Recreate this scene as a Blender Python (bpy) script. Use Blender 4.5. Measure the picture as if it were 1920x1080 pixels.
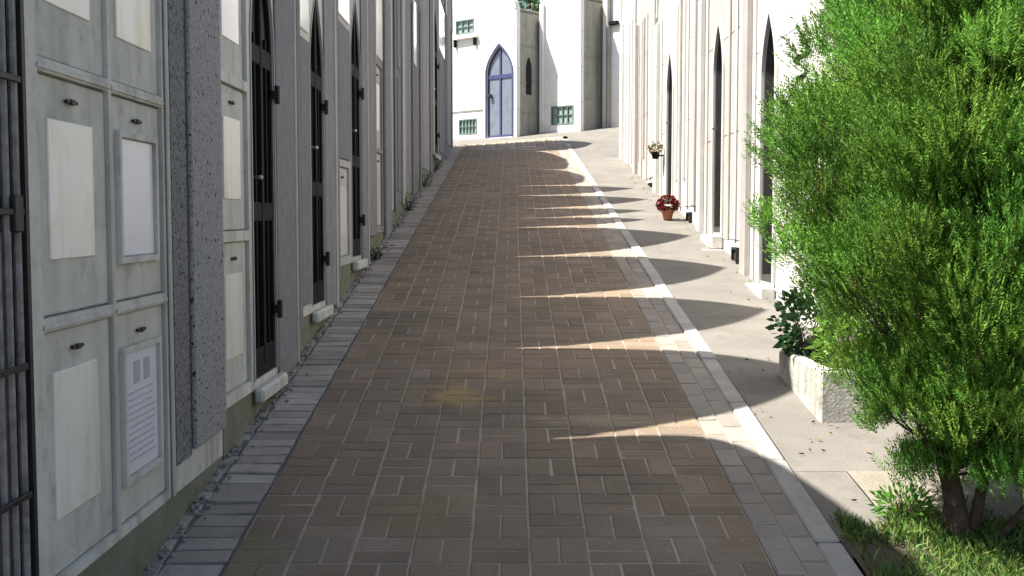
import bpy, bmesh, math, random
import numpy as np
from mathutils import Vector, Matrix
random.seed(7); np.random.seed(7)
S = bpy.context.scene
for o in list(bpy.data.objects): bpy.data.objects.remove(o)
C = S.collection

# ------------------------------------------------------------------ camera, sky, sun, exposure
SLOPE = 0.137                      # the lane climbs 13.7 %
EYE = 1.65
cam = bpy.data.cameras.new('camera'); cam.lens = 36*2100/1920; cam.sensor_width = 36
cam.clip_start = 0.05; cam.clip_end = 2000
co = bpy.data.objects.new('camera', cam); C.objects.link(co)
co.location = (0, 0, EYE); co.rotation_euler = (math.radians(90-3.68), 0, 0)
S.camera = co
ELEV = math.radians(57); AZ = 0.2                 # sun travels along +X, a little along +Y
trav = Vector((1, AZ, 0)).normalized()*math.cos(ELEV); trav.z = -math.sin(ELEV)
W = bpy.data.worlds.new('World'); S.world = W; W.use_nodes = True
nt = W.node_tree; bg = nt.nodes['Background']
sky = nt.nodes.new('ShaderNodeTexSky'); sky.sky_type = 'NISHITA'; sky.sun_disc = False
sky.sun_elevation = ELEV; sky.sun_rotation = math.atan2(-trav.x, -trav.y)
sky.air_density = .8; sky.dust_density = 2.2; sky.ozone_density = 0.4
nt.links.new(sky.outputs[0], bg.inputs[0]); bg.inputs[1].default_value = 0.074
sl = bpy.data.lights.new('sun', 'SUN'); sl.energy = 4.3; sl.angle = math.radians(0.53); sl.color = (1, .95, .86)
so = bpy.data.objects.new('sun', sl); C.objects.link(so); so.location = (-10, -2, 20)
so.rotation_euler = trav.to_track_quat('-Z', 'Y').to_euler()
S.view_settings.view_transform = 'Standard'; S.view_settings.look = 'None'
S.view_settings.gamma = 1; S.view_settings.exposure = 1.66
S.render.engine = 'CYCLES'
S.cycles.max_bounces = 8; S.cycles.diffuse_bounces = 5

# ------------------------------------------------------------------ materials
MATS = {}
def mat(name, col, col2=None, rough=.8, scale=6, detail=6, bump=.15, bscale=60, speck=None, streak=None, metal=0,
        spec=.4, rnd=0, attr=None, transl=0, grime=None):
    """procedural surface: two-tone noise, optional dark speckles, vertical rain streaks, per-object tint"""
    m = bpy.data.materials.new(name); m.use_nodes = True; MATS[name] = m
    t = m.node_tree; N = t.nodes; L = t.links; b = N['Principled BSDF']
    geo = N.new('ShaderNodeNewGeometry'); pos = geo.outputs['Position']
    c2 = col2 or tuple(c*.72 for c in col)
    nz = N.new('ShaderNodeTexNoise'); nz.inputs['Scale'].default_value = scale; nz.inputs['Detail'].default_value = detail
    nz.inputs['Roughness'].default_value = .62
    L.new(pos, nz.inputs['Vector'])
    rp = N.new('ShaderNodeMapRange'); rp.inputs[1].default_value = .3; rp.inputs[2].default_value = .7
    L.new(nz.outputs[0], rp.inputs[0])
    def mix(fac, a, bcol, mode='MIX', f=None):
        x = N.new('ShaderNodeMix'); x.data_type = 'RGBA'; x.blend_type = mode
        if fac is not None: L.new(fac, x.inputs[0])
        else: x.inputs[0].default_value = f
        for sock, v in ((x.inputs[6], a), (x.inputs[7], bcol)):
            if isinstance(v, tuple): sock.default_value = (*v, 1)
            else: L.new(v, sock)
        return x.outputs[2]
    out = mix(rp.outputs[0], col, c2)
    def vec(scale3):
        mp = N.new('ShaderNodeMapping'); mp.inputs['Scale'].default_value = scale3; L.new(pos, mp.inputs[0]); return mp.outputs[0]
    if streak:
        n2 = N.new('ShaderNodeTexNoise'); n2.inputs['Scale'].default_value = 1; n2.inputs['Detail'].default_value = 5
        L.new(vec((streak[1], streak[1], streak[2])), n2.inputs['Vector'])
        r2 = N.new('ShaderNodeMapRange'); r2.inputs[1].default_value = .48; r2.inputs[2].default_value = .78; r2.inputs[4].default_value = streak[3]
        L.new(n2.outputs[0], r2.inputs[0]); out = mix(r2.outputs[0], out, streak[0])
    if grime:
        n3 = N.new('ShaderNodeTexNoise'); n3.inputs['Scale'].default_value = grime[1]; n3.inputs['Detail'].default_value = 8
        n3.inputs['Roughness'].default_value = .7
        L.new(pos, n3.inputs['Vector'])
        r3 = N.new('ShaderNodeMapRange'); r3.inputs[1].default_value = .52; r3.inputs[2].default_value = .68; r3.inputs[4].default_value = grime[2]
        L.new(n3.outputs[0], r3.inputs[0]); out = mix(r3.outputs[0], out, grime[0])
    if speck:
        for (cs, sc, th) in speck:
            n4 = N.new('ShaderNodeTexNoise'); n4.inputs['Scale'].default_value = sc; n4.inputs['Detail'].default_value = 2
            L.new(pos, n4.inputs['Vector'])
            r4 = N.new('ShaderNodeMapRange'); r4.inputs[1].default_value = th; r4.inputs[2].default_value = th+.03
            L.new(n4.outputs[0], r4.inputs[0]); out = mix(r4.outputs[0], out, cs)
    if rnd:
        oi = N.new('ShaderNodeObjectInfo')
        r5 = N.new('ShaderNodeMapRange'); r5.inputs[3].default_value = 1-rnd; r5.inputs[4].default_value = 1+rnd*.6
        L.new(oi.outputs['Random'], r5.inputs[0])
        cb = N.new('ShaderNodeCombineColor')
        for i in range(3): L.new(r5.outputs[0], cb.inputs[i])
        out = mix(None, out, cb.outputs[0], 'MULTIPLY', 1.0)
    if attr:
        at = N.new('ShaderNodeAttribute'); at.attribute_name = attr
        out = mix(None, out, at.outputs['Color'], 'MULTIPLY', 1.0)
    L.new(out, b.inputs['Base Color'])
    b.inputs['Roughness'].default_value = rough; b.inputs['Metallic'].default_value = metal
    b.inputs['Specular IOR Level'].default_value = spec
    if bump:
        nb = N.new('ShaderNodeTexNoise'); nb.inputs['Scale'].default_value = bscale; nb.inputs['Detail'].default_value = 5
        L.new(pos, nb.inputs['Vector'])
        bp = N.new('ShaderNodeBump'); bp.inputs['Strength'].default_value = bump; bp.inputs['Distance'].default_value = .01
        L.new(nb.outputs[0], bp.inputs['Height']); L.new(bp.outputs[0], b.inputs['Normal'])
    if transl:
        tr = N.new('ShaderNodeBsdfTranslucent'); L.new(out, tr.inputs[0])
        ms = N.new('ShaderNodeMixShader'); ms.inputs[0].default_value = transl
        L.new(b.outputs[0], ms.inputs[1]); L.new(tr.outputs[0], ms.inputs[2])
        L.new(ms.outputs[0], N['Material Output'].inputs[0])
    return m

mat('concrete', (.55, .55, .515), (.43, .43, .4), rough=.75, streak=((.24, .25, .225), 10, .8, .55), grime=((.22, .225, .18), 9, .5), bump=.2)
mat('concrete_frame', (.57, .57, .535), (.47, .47, .44), rough=.7, streak=((.2, .205, .175), 12, .9, .75), grime=((.24, .24, .2), 14, .45), bump=.25)
mat('granite', (.3, .3, .315), (.235, .235, .245), rough=.9, spec=.12, scale=22, bump=.3, bscale=120,
    speck=[((.38, .375, .38), 120, .6), ((.08, .08, .08), 95, .62), ((.03, .03, .033), 46, .645)])
mat('granite_dark', (.2, .2, .208), (.155, .155, .16), rough=.9, spec=.12, scale=22, bump=.3, bscale=120,
    speck=[((.3, .295, .3), 120, .6), ((.05, .05, .05), 95, .6), ((.02, .02, .022), 46, .64)])
mat('granite_fine', (.21, .215, .225), (.16, .163, .17), rough=.9, spec=.12, scale=12, bump=.1, bscale=150, streak=((.13, .13, .14), 8, .5, .6),
    speck=[((.3, .3, .32), 150, .6), ((.1, .1, .1), 130, .66)])
mat('granite_warm', (.25, .25, .265), (.19, .19, .2), rough=.9, spec=.12, scale=9, bump=.1, bscale=150, streak=((.14, .135, .14), 10, .5, .7),
    speck=[((.33, .32, .33), 150, .62)])
mat('render_grey', (.3, .3, .295), (.23, .23, .225), rough=.85, streak=((.15, .15, .14), 8, .5, .7), grime=((.14, .14, .13), 5, .4), bump=.3)
mat('trim', (.44, .44, .42), (.34, .345, .325), rough=.7, streak=((.25, .26, .24), 12, .6, .6), bump=.15)
mat('plinth', (.2, .2, .16), (.12, .13, .08), rough=.95, scale=5, grime=((.07, .085, .03), 4, .9), bump=.5, bscale=40)
mat('marble_white', (.9, .9, .88), (.85, .85, .83), rough=.08, bump=0, spec=.9, scale=4)
mat('marble_cream', (.8, .8, .75), (.74, .74, .68), rough=.3, bump=.03, spec=.5, streak=((.5, .46, .28), 12, 1.6, .7), grime=((.55, .54, .45), 5, .5))
mat('marble_lilac', (.72, .72, .8), (.66, .66, .74), rough=.25, bump=0, spec=.5)
mat('ink', (.42, .42, .5), rough=.6, bump=0)
mat('iron', (.01, .01, .012), (.016, .016, .018), rough=.55, bump=.05, spec=.3)
mat('gate_bar', (.26, .26, .27), (.1, .1, .1), rough=.45, bump=.1, spec=.5, scale=25)
mat('door_grey', (.06, .057, .056), (.045, .043, .042), rough=.6, bump=.05, spec=.3)
mat('iron_worn', (.012, .012, .013), (.008, .008, .008), rough=.7, bump=.1, spec=.12, scale=30)
mat('steel', (.6, .6, .6), rough=.3, bump=0, metal=1)
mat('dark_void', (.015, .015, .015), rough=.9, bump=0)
mat('white_wall', (.56, .55, .525), (.47, .46, .435), rough=.8, streak=((.3, .29, .27), 10, .4, .75), grime=((.55, .53, .5), 5, .35), bump=.15)
mat('white_trim', (.62, .61, .58), (.53, .52, .49), rough=.7, streak=((.36, .345, .32), 13, .4, .7), bump=.1)
mat('pink_wall', (.45, .42, .4), (.37, .345, .325), rough=.8, streak=((.24, .22, .205), 12, .4, .8), bump=.2)
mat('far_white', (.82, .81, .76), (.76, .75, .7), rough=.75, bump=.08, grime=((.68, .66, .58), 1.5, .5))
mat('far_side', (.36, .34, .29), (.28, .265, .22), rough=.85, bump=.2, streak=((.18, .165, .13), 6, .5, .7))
mat('blue_paint', (.05, .062, .15), (.04, .05, .12), rough=.4, bump=.05)
mat('blue_glass', (.17, .185, .23), (.12, .135, .18), rough=.15, bump=0, spec=.6)
mat('green_grate', (.16, .22, .2), (.1, .15, .13), rough=.6, bump=.1)
mat('planter_grey', (.52, .5, .46), (.4, .385, .35), rough=.9, bump=.4, grime=((.2, .2, .17), 6, .7), streak=((.2, .19, .16), 9, .8, .6))
mat('pale_grate', (.3, .38, .34), (.2, .27, .24), rough=.5, bump=.1, scale=20)
mat('blue_dark', (.06, .07, .14), (.05, .06, .11), rough=.5, bump=.05)
mat('roof', (.25, .22, .19), (.16, .15, .13), rough=.9, bump=.4)
mat('brick', (.235, .172, .118), (.18, .137, .096), rough=.88, scale=3.5, bump=.35, bscale=90, rnd=.17,
    streak=((.125, .1, .072), .9, .9, .75), grime=((.235, .205, .175), 2.2, .6), speck=[((.32, .28, .24), 70, .68)])
mat('brick_many', (.235, .172, .118), (.18, .137, .096), rough=.88, scale=3.5, bump=.35, bscale=90, attr='tint',
    streak=((.125, .1, .072), .9, .9, .75), grime=((.235, .205, .175), 2.2, .6), speck=[((.32, .28, .24), 70, .68)])
mat('brick_pale', (.3, .265, .23), (.22, .2, .175), rough=.9, scale=5, bump=.35, bscale=90, rnd=.2)
mat('brick_pale_many', (.3, .265, .23), (.22, .2, .175), rough=.9, scale=5, bump=.35, bscale=90, attr='tint')
mat('paver_grey', (.37, .335, .29), (.28, .25, .22), rough=.92, scale=7, bump=.5, bscale=70, rnd=.3, grime=((.17, .165, .15), 6, .6))
mat('paver_grey_many', (.37, .335, .29), (.28, .25, .22), rough=.92, scale=7, bump=.5, bscale=70, attr='tint', grime=((.17, .165, .15), 6, .6))
mat('joint_sand', (.42, .36, .28), (.26, .22, .17), rough=1, scale=1.7, bump=.4, grime=((.13, .11, .085), 4, .8))
mat('dark_joint', (.2, .19, .175), (.12, .115, .105), rough=1, bump=.5, grime=((.22, .21, .2), 8, .8))
mat('kerb_stone', (.4, .385, .36), (.3, .29, .27), rough=.85, bump=.3, grime=((.22, .21, .19), 9, .6), rnd=.1)
mat('apron', (.19, .176, .156), (.14, .13, .115), rough=.9, scale=3, bump=.35, grime=((.11, .1, .088), 3.5, .7))
mat('sand', (.26, .235, .195), (.19, .17, .135), rough=1, scale=9, bump=.7, grime=((.2, .19, .14), 7, .5))
mat('earth', (.12, .1, .07), (.07, .06, .04), rough=1, scale=5, bump=.8)
mat('rubble', (.3, .3, .31), (.16, .16, .155), rough=.95, bump=.4, scale=30)
mat('bark', (.11, .075, .055), (.05, .035, .025), rough=.95, scale=30, bump=.9, bscale=60)
mat('needles', (.18, .335, .056), (.135, .27, .046), rough=.6, scale=3, bump=0, attr='tint', transl=.38, spec=.2)
mat('leaf', (.05, .12, .035), (.035, .09, .03), rough=.4, scale=6, bump=0, attr='tint', transl=.3, spec=.4)
mat('grass', (.11, .24, .045), (.08, .18, .04), rough=.6, bump=0, attr='tint', transl=.3)
mat('tree_leaf', (.05, .12, .03), (.03, .08, .02), rough=.55, bump=0, attr='tint', transl=.3)
mat('dry_leaf', (.22, .15, .08), (.14, .09, .05), rough=.9, bump=0, attr='tint')
mat('terracotta', (.45, .17, .09), (.35, .13, .07), rough=.8, bump=.1)
mat('petal', (.24, .018, .022), (.16, .014, .016), rough=.5, bump=0)
mat('petal_cream', (.6, .5, .38), (.5, .38, .28), rough=.6, bump=0)

# yellowish mark worn into the paving beside the middle of the lane, and a pale streak across the lane below it
def add_stain(m):
    t = m.node_tree; N = t.nodes; L = t.links; b = N['Principled BSDF']
    src = b.inputs['Base Color'].links[0].from_socket
    geo = N.new('ShaderNodeNewGeometry')
    for (cx, cy, rx, ry, col, amt) in ((-.28, 5.55, .2, .28, (.4, .28, .09), .65), (-.12, 5.95, .3, .2, (.33, .23, .1), .5), (-.2, 6.5, .35, .12, (.3, .24, .17), .5), (-.35, 4.1, .25, .3, (.2, .17, .07), .5), (-.95, 3.7, .3, .3, (.18, .16, .07), .5), (.1, 6.2, .6, .35, (.26, .16, .115), .45), (.45, 5.15, .6, .1, (.36, .29, .2), .55)):
        mp = N.new('ShaderNodeMapping'); mp.vector_type = 'POINT'
        mp.inputs['Location'].default_value = (-cx/rx, -cy/ry, 0); mp.inputs['Scale'].default_value = (1/rx, 1/ry, 0)
        L.new(geo.outputs['Position'], mp.inputs[0])
        ln = N.new('ShaderNodeVectorMath'); ln.operation = 'LENGTH'; L.new(mp.outputs[0], ln.inputs[0])
        nz = N.new('ShaderNodeTexNoise'); nz.inputs['Scale'].default_value = 11; nz.inputs['Detail'].default_value = 4
        L.new(geo.outputs['Position'], nz.inputs['Vector'])
        ad = N.new('ShaderNodeMath'); ad.operation = 'MULTIPLY_ADD'; ad.inputs[1].default_value = 1.6; L.new(nz.outputs[0], ad.inputs[0]); L.new(ln.outputs['Value'], ad.inputs[2])
        mr = N.new('ShaderNodeMapRange'); mr.inputs[1].default_value = 1.75; mr.inputs[2].default_value = 1.0; mr.inputs[4].default_value = amt
        L.new(ad.outputs[0], mr.inputs[0])
        x = N.new('ShaderNodeMix'); x.data_type = 'RGBA'; L.new(mr.outputs[0], x.inputs[0]); L.new(src, x.inputs[6]); x.inputs[7].default_value = (*col, 1)
        src = x.outputs[2]
    L.new(src, b.inputs['Base Color'])
add_stain(MATS['brick']); add_stain(MATS['joint_sand'])

# ------------------------------------------------------------------ helpers
def link(name, me, m=None, parent=None, loc=None, rot=None):
    o = bpy.data.objects.new(name, me); C.objects.link(o)
    if m and me and not me.materials: me.materials.append(MATS[m])
    if parent: o.parent = parent
    if loc: o.location = loc
    if rot: o.rotation_euler = rot
    return o
def tomesh(bm, name, smooth=False):
    me = bpy.data.meshes.new(name); bm.to_mesh(me); bm.free()
    if smooth: me.polygons.foreach_set('use_smooth', [True]*len(me.polygons))
    return me
def obj(name, bm, m, parent=None, smooth=False):
    return link(name, tomesh(bm, name, smooth), m, parent)
def box(bm, x0, x1, y0, y1, z0, z1, bev=0):
    r = bmesh.ops.create_cube(bm, size=1)
    vs = r['verts']
    for v in vs:
        v.co = Vector((x0+(x1-x0)*(v.co.x+.5), y0+(y1-y0)*(v.co.y+.5), z0+(z1-z0)*(v.co.z+.5)))
    if bev:
        es = list({e for v in vs for e in v.link_edges})
        bmesh.ops.bevel(bm, geom=es, offset=bev, segments=1, affect='EDGES')
    return bm
def bx(*a, bev=.004): return box(bmesh.new(), *a, bev=bev)
def tube(bm, pts, rads, n=8, cap=True):
    rings = []
    for i, p in enumerate(pts):
        p = Vector(p); a = Vector(pts[max(i-1, 0)]); b = Vector(pts[min(i+1, len(pts)-1)])
        d = (b-a).normalized(); u = d.orthogonal().normalized() if i == 0 else (u-d*u.dot(d)).normalized()
        w = d.cross(u)
        r = rads[i] if hasattr(rads, '__len__') else rads
        rings.append([bm.verts.new(p+u*math.cos(2*math.pi*k/n)*r+w*math.sin(2*math.pi*k/n)*r) for k in range(n)])
    for A, B in zip(rings, rings[1:]):
        for k in range(n): bm.faces.new((A[k], A[(k+1) % n], B[(k+1) % n], B[k]))
    if cap: bm.faces.new(rings[0][::-1]); bm.faces.new(rings[-1])
    return bm
def lathe(bm, prof, n=20):
    rings = [[bm.verts.new((r*math.cos(2*math.pi*k/n), r*math.sin(2*math.pi*k/n), z)) for k in range(n)] for r, z in prof]
    for A, B in zip(rings, rings[1:]):
        for k in range(n): bm.faces.new((A[k], A[(k+1) % n], B[(k+1) % n], B[k]))
    bm.faces.new(rings[0][::-1]); return bm
def lancet(x0, x1, z0, zs, zp, e=1.9, n=12, tp=0):
    """outline of an opening or gable: straight sides to zs, pointed arch to zp"""
    c = (x0+x1)/2; w = (x1-x0)/2
    u = lambda t: w*(1-tp*t)*(1-t**e)
    R = [(c+u(i/n), zs+(zp-zs)*i/n) for i in range(n+1)]
    Lf = [(c-u(i/n), zs+(zp-zs)*i/n) for i in range(n-1, -1, -1)]
    return [(x0, z0), (x1, z0)]+R+Lf
def rect(x0, x1, z0, z1): return [(x0, z0), (x1, z0), (x1, z1), (x0, z1)]
def slab(outer, holes, y0, y1, band=None):
    """flat shape in the x-z plane with holes, extruded from y0 (front) to y1"""
    bm = bmesh.new(); edges = []
    for loop in [outer]+holes:
        vs = [bm.verts.new((x, y0, z)) for x, z in loop]
        edges += [bm.edges.new((vs[i], vs[(i+1) % len(vs)])) for i in range(len(vs))]
    bmesh.ops.triangle_fill(bm, use_beauty=True, edges=edges, normal=(0, -1, 0))
    if band:
        for z, s in ((band[0], -1), (band[1], 1)):
            bmesh.ops.bisect_plane(bm, geom=bm.verts[:]+bm.edges[:]+bm.faces[:], plane_co=(0, 0, z), plane_no=(0, 0, s), clear_outer=True)
    if not bm.faces: return None
    r = bmesh.ops.extrude_face_region(bm, geom=bm.faces[:])
    bmesh.ops.translate(bm, verts=[v for v in r['geom'] if isinstance(v, bmesh.types.BMVert)], vec=(0, y1-y0, 0))
    bmesh.ops.recalc_face_normals(bm, faces=bm.faces[:])
    return bm
def grow(loop, d=.008):
    """an opening made a little larger all round"""
    xs = [p[0] for p in loop]; zs = [p[1] for p in loop]; cx, cz = (min(xs)+max(xs))/2, (min(zs)+max(zs))/2
    kx, kz = 1+2*d/(max(xs)-min(xs)), 1+2*d/(max(zs)-min(zs))
    return [(cx+(x-cx)*kx, cz+(z-cz)*kz) for x, z in loop]
def islands(bm):
    """a mesh cut into its loose pieces"""
    if bm is None: return []
    bm.verts.ensure_lookup_table(); seen = set(); out = []
    for v in bm.verts:
        if v.index in seen: continue
        st = [v]; grp = set()
        while st:
            q = st.pop()
            if q.index in grp: continue
            grp.add(q.index); st += [e.other_vert(q) for e in q.link_edges]
        seen |= grp; c = bm.copy(); c.verts.ensure_lookup_table()
        bmesh.ops.delete(c, geom=[w for w in c.verts if w.index not in grp], context='VERTS'); out.append(c)
    return out
def thing(name, label, cat, loc=(0, 0, 0), rz=0, group=None):
    o = bpy.data.objects.new(name, None); C.objects.link(o); o.empty_display_size = .2
    o.location = loc; o.rotation_euler = (0, 0, rz); o['label'] = label; o['category'] = cat
    if group: o['group'] = group
    return o
def tag(o, label, cat, group=None):
    o['label'] = label; o['category'] = cat
    if group: o['group'] = group
    return o
def zg(x, y):
    """height of the ground: a steady climb that eases off past the end of the lane, rising to the right there"""
    z = SLOPE*min(y, 26)+.04*max(0, min(y, 60)-26)
    if y < -4: z = SLOPE*-4
    if y > 21: z += .1*max(-4, min(x, 6))*min(1, (y-21)/3)
    return z
def sheet(name, xs, ys, dz, m, fn=zg):
    bm = bmesh.new()
    g = [[bm.verts.new((x, y, fn(x, y)+dz)) for x in xs] for y in ys]
    for j in range(len(ys)-1):
        for i in range(len(xs)-1): bm.faces.new((g[j][i], g[j][i+1], g[j+1][i+1], g[j+1][i]))
    o = obj(name, bm, m); o['kind'] = 'structure'; return o

# ------------------------------------------------------------------ ground
far = [-600, -200, -60, -20, -8, -4, -2, -1.2, 0, 1.2, 2, 3, 4, 6, 10, 20, 60, 200, 600]
sheet('ground', far, [-600, -100, -20, -4]+[i*1.0 for i in range(-3, 22)]+[22, 23, 24, 25, 26, 30, 40, 60, 120, 600], -.06, 'earth')
YS = [-1+.5*i for i in range(50)]                      # -1 .. 23.5
path = sheet('paved_path', [-.94, .86], YS, -.005, 'joint_sand')
strip_r = sheet('path_edge_strip', [.864, 1.052], YS, -.006, 'joint_sand')
strip_l = sheet('gutter_strip', [-1.42, -.944], YS, -.018, 'dark_joint')
apron = sheet('concrete_apron', [1.146, 1.5, 1.9, 2.3], [4.5, 4.95]+[5+.5*i for i in range(38)], -.004, 'apron')
apron2 = sheet('concrete_apron', [1.146, 1.3, 1.36], [3.7, 4.1, 4.498], -.0045, 'apron')
verge = sheet('verge', [1.146, 1.3, 1.37], [-1, 0, 1, 2, 3, 3.5, 3.86], .006, 'earth')
wave = lambda x, y: zg(x, y)+.004*math.sin(7*x+3*y)*math.sin(5*y-2*x)
BX = [1.362+.12*i for i in range(22)]
bed = sheet('garden_bed', BX, [3.9+.1*i for i in range(7)], .0, 'sand', wave)
lawn = sheet('lawn_soil', BX, [-1, 0, 1, 2, 2.6, 3]+[3.1+.1*i for i in range(9)], .004, 'earth', wave)
cross = sheet('cross_lane', [-3, -2, -1, 0, 1, 2, 3, 5, 8], [23.52, 24, 24.5, 25, 26, 28, 31], -.006, 'apron')

ROT = math.atan(SLOPE); FS = math.sqrt(1+SLOPE*SLOPE)
def brick_mesh(name, lx, ly, m, h=.03, ch=.0035, jit=.0):
    bm = bmesh.new(); a, b = lx/2, ly/2
    def ring(q, z): return [bm.verts.new((sx*(a-q)+random.uniform(-jit, jit), sy*(b-q)+random.uniform(-jit, jit), z)) for sx, sy in ((-1, -1), (1, -1), (1, 1), (-1, 1))]
    r0, r1, r2 = ring(0, -h), ring(0, -ch), ring(ch, 0)
    for A, B in ((r0, r1), (r1, r2)):
        for k in range(4): bm.faces.new((A[k], A[(k+1) % 4], B[(k+1) % 4], B[k]))
    bm.faces.new(r2)
    return link_mesh(bm, name, m)
def link_mesh(bm, name, m):
    me = tomesh(bm, name); me.materials.append(MATS[m]); return me
def lay(parent, spots, lx, ly, m, limit, nm, ymin, jit=.0025, tilt=.009, drop=.004):
    """spots: (x, y, turned). The ones that show largest become single parts, the rest one joined part"""
    meshes = [brick_mesh(nm, lx, ly, m, jit=jit) for _ in range(4)]+[brick_mesh(nm, ly, lx, m, jit=jit) for _ in range(4)]
    spots = sorted(spots, key=lambda s: (s[1] < ymin, s[1]))
    vs, fs, cols = [], [], []
    for i, (x, y, tr) in enumerate(spots):
        me = meshes[random.randrange(4)+(4 if tr else 0)]
        z = zg(x, y)-random.random()*drop
        e = (ROT+random.uniform(-tilt, tilt), random.uniform(-tilt, tilt), random.uniform(-tilt, tilt)*1.5)
        if i < limit:
            link(nm, me, None, parent, (x, y, z), e)
        else:
            M = Matrix.Translation((x, y, z)) @ Matrix.Rotation(e[2], 4, 'Z') @ Matrix.Rotation(e[0], 4, 'X')
            o = len(vs); t = random.choice((.8, .9, .96, 1, 1.04, 1.08))
            vs += [tuple(M @ v.co) for v in me.vertices]; fs += [[o+k for k in p.vertices] for p in me.polygons]
            cols += [t]*len(me.vertices)
    if vs:
        me = bpy.data.meshes.new(nm+'_field'); me.from_pydata(vs, [], fs)
        at = me.color_attributes.new('tint', 'FLOAT_COLOR', 'POINT')
        at.data.foreach_set('color', [c for t in cols for c in (t, t*.995, t*.985, 1)])
        o = link(nm+'_field', me, m+'_many', parent); o['kind'] = 'stuff'
M9 = 1.80/9; sp = []
for j in range(int((23.4+.9)*FS/M9)):
    for i in range(9):
        cx = -.94+M9*(i+.5); cy = -.9+M9/FS*(j+.5)
        if (i+j) % 2:
            sp += [(cx, cy-M9/4/FS, False), (cx, cy+M9/4/FS, False)]
        else:
            sp += [(cx-M9/4, cy, True), (cx+M9/4, cy, True)]
lay(path, sp, M9-.007, M9/2-.007, 'brick', 300, 'brick', 3.42)
sp = [(.911+.094*k, -.9+.1985*j+(.1 if k else 0), True) for k in range(2) for j in range(122)]
lay(strip_r, sp, .193, .088, 'brick_pale', 110, 'brick', 3.5)
sp = []
for j in range(236):
    y = -.9+.1025*j; off = .1 if j % 2 else 0
    sp += [(-1.055-off*.0, y, False)]
    if j % 2: sp += [(-1.265, y, False)]
    else: sp += [(-1.265+random.uniform(-.02, .01), y+random.uniform(-.01, .01), False)]
lay(strip_l, sp, .198, .094, 'paver_grey', 160, 'paver', 3.3, jit=.004, tilt=.025, drop=.01)

# kerb between paving and apron: one stone after another
kerb = thing('kerb', 'pale concrete kerb edging the brick lane on its sunny side', 'kerb', (0, 0, 0))
kms = [link_mesh(box(bmesh.new(), -.045, .045, -.398, .398, -.1, 0, .008), 'kerb_stone', 'kerb_stone')]
for j in range(30):
    y = -.6+.81*j/FS
    link('kerb_stone', kms[0], None, kerb, (1.1+random.uniform(-.003, .003), y, zg(1.1, y)+.005+random.uniform(-.003, .003)), (ROT, 0, random.uniform(-.004, .004)))

# loose grit and broken mortar along the foot of the shaded wall
bm = bmesh.new()
for k in range(900):
    y = random.uniform(2.6, 20); x = -1.2+abs(random.gauss(0, .04)); r = random.choice((.003, .004, .005, .007, .01))*random.uniform(.7, 1.3)
    if y > 10: r *= 1.5
    M = Matrix.Translation((x, y, zg(x, y)+r*.3)) @ Matrix.Rotation(random.random()*6, 4, 'Z') @ Matrix.Rotation(random.random()*6, 4, 'X') @ Matrix.Diagonal((r*1.3, r, r*.8, 1))
    bmesh.ops.create_icosphere(bm, subdivisions=1, radius=1, matrix=M)
o = obj('loose_grit', bm, 'rubble'); o['kind'] = 'stuff'; o['label'] = 'loose grit and mortar crumbs along the shaded wall foot'; o['category'] = 'grit'

# ------------------------------------------------------------------ tomb chapels
def handle(parent, x, z, y=0, w=.078, m='iron'):
    bm = bmesh.new()
    box(bm, x-w/2, x+w/2, y-.012, y-.006, z-.005, z+.005, .0015)
    for s_ in (-1, 1): box(bm, x+s_*w*.3-.005, x+s_*w*.3+.005, y-.0065, y+.002, z-.004, z+.004)
    box(bm, x-.014, x+.014, y-.015, y-.0055, z-.008, z+.007, .002)
    return obj('handle', bm, m, parent)
def niche(root, x0, x1, z0, z1, slab_m='concrete', plaque_m='marble_cream', rec=.013, hd=True, pl=None, frame=False, marks=False):
    """a closed burial niche set into its opening: slab, marble plaque, small iron pull"""
    g = .003
    s = obj('niche_slab', bx(x0+g, x1-g, rec, rec+.06, z0+g, z1-g, bev=.005), slab_m, root)
    if plaque_m:
        pw = (x1-x0); px0, px1, pz0, pz1 = pl or (x0+pw*.17, x1-pw*.2, z0+(z1-z0)*.22, z0+(z1-z0)*.78)
        yf = rec-.006
        if frame:
            f = slab(rect(px0-.022, px1+.022, pz0-.022, pz1+.022), [rect(px0-.003, px1+.003, pz0-.003, pz1+.003)], rec-.016, rec+.002)
            obj('plaque_frame', f, 'concrete_frame', s)
            yf = rec-.004
        obj('plaque', bx(px0, px1, yf, rec+.01, pz0, pz1, bev=.002), plaque_m, s)
        if marks:                                   # worn unreadable print: pale portrait blocks and rows of fine strokes
            bm = bmesh.new(); w = px1-px0; h = pz1-pz0
            for k in range(2): box(bm, px0+w*(.28+.3*k), px0+w*(.46+.3*k), yf-.0015, yf+.001, pz1-h*.27, pz1-h*.09)
            for r in range(11):
                zc = pz1-h*(.34+.055*r); xx = px0+w*.12
                while xx < px1-w*.16:
                    l = w*random.uniform(.05, .16); box(bm, xx, min(xx+l, px1-w*.1), yf-.0015, yf+.001, zc-.0022, zc+.0022); xx += l+w*.035
            obj('print', bm, 'ink', s)
        if hd: handle(s, (px0+px1)/2, z1-(z1-pz1)*.52, rec)
    return s
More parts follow.
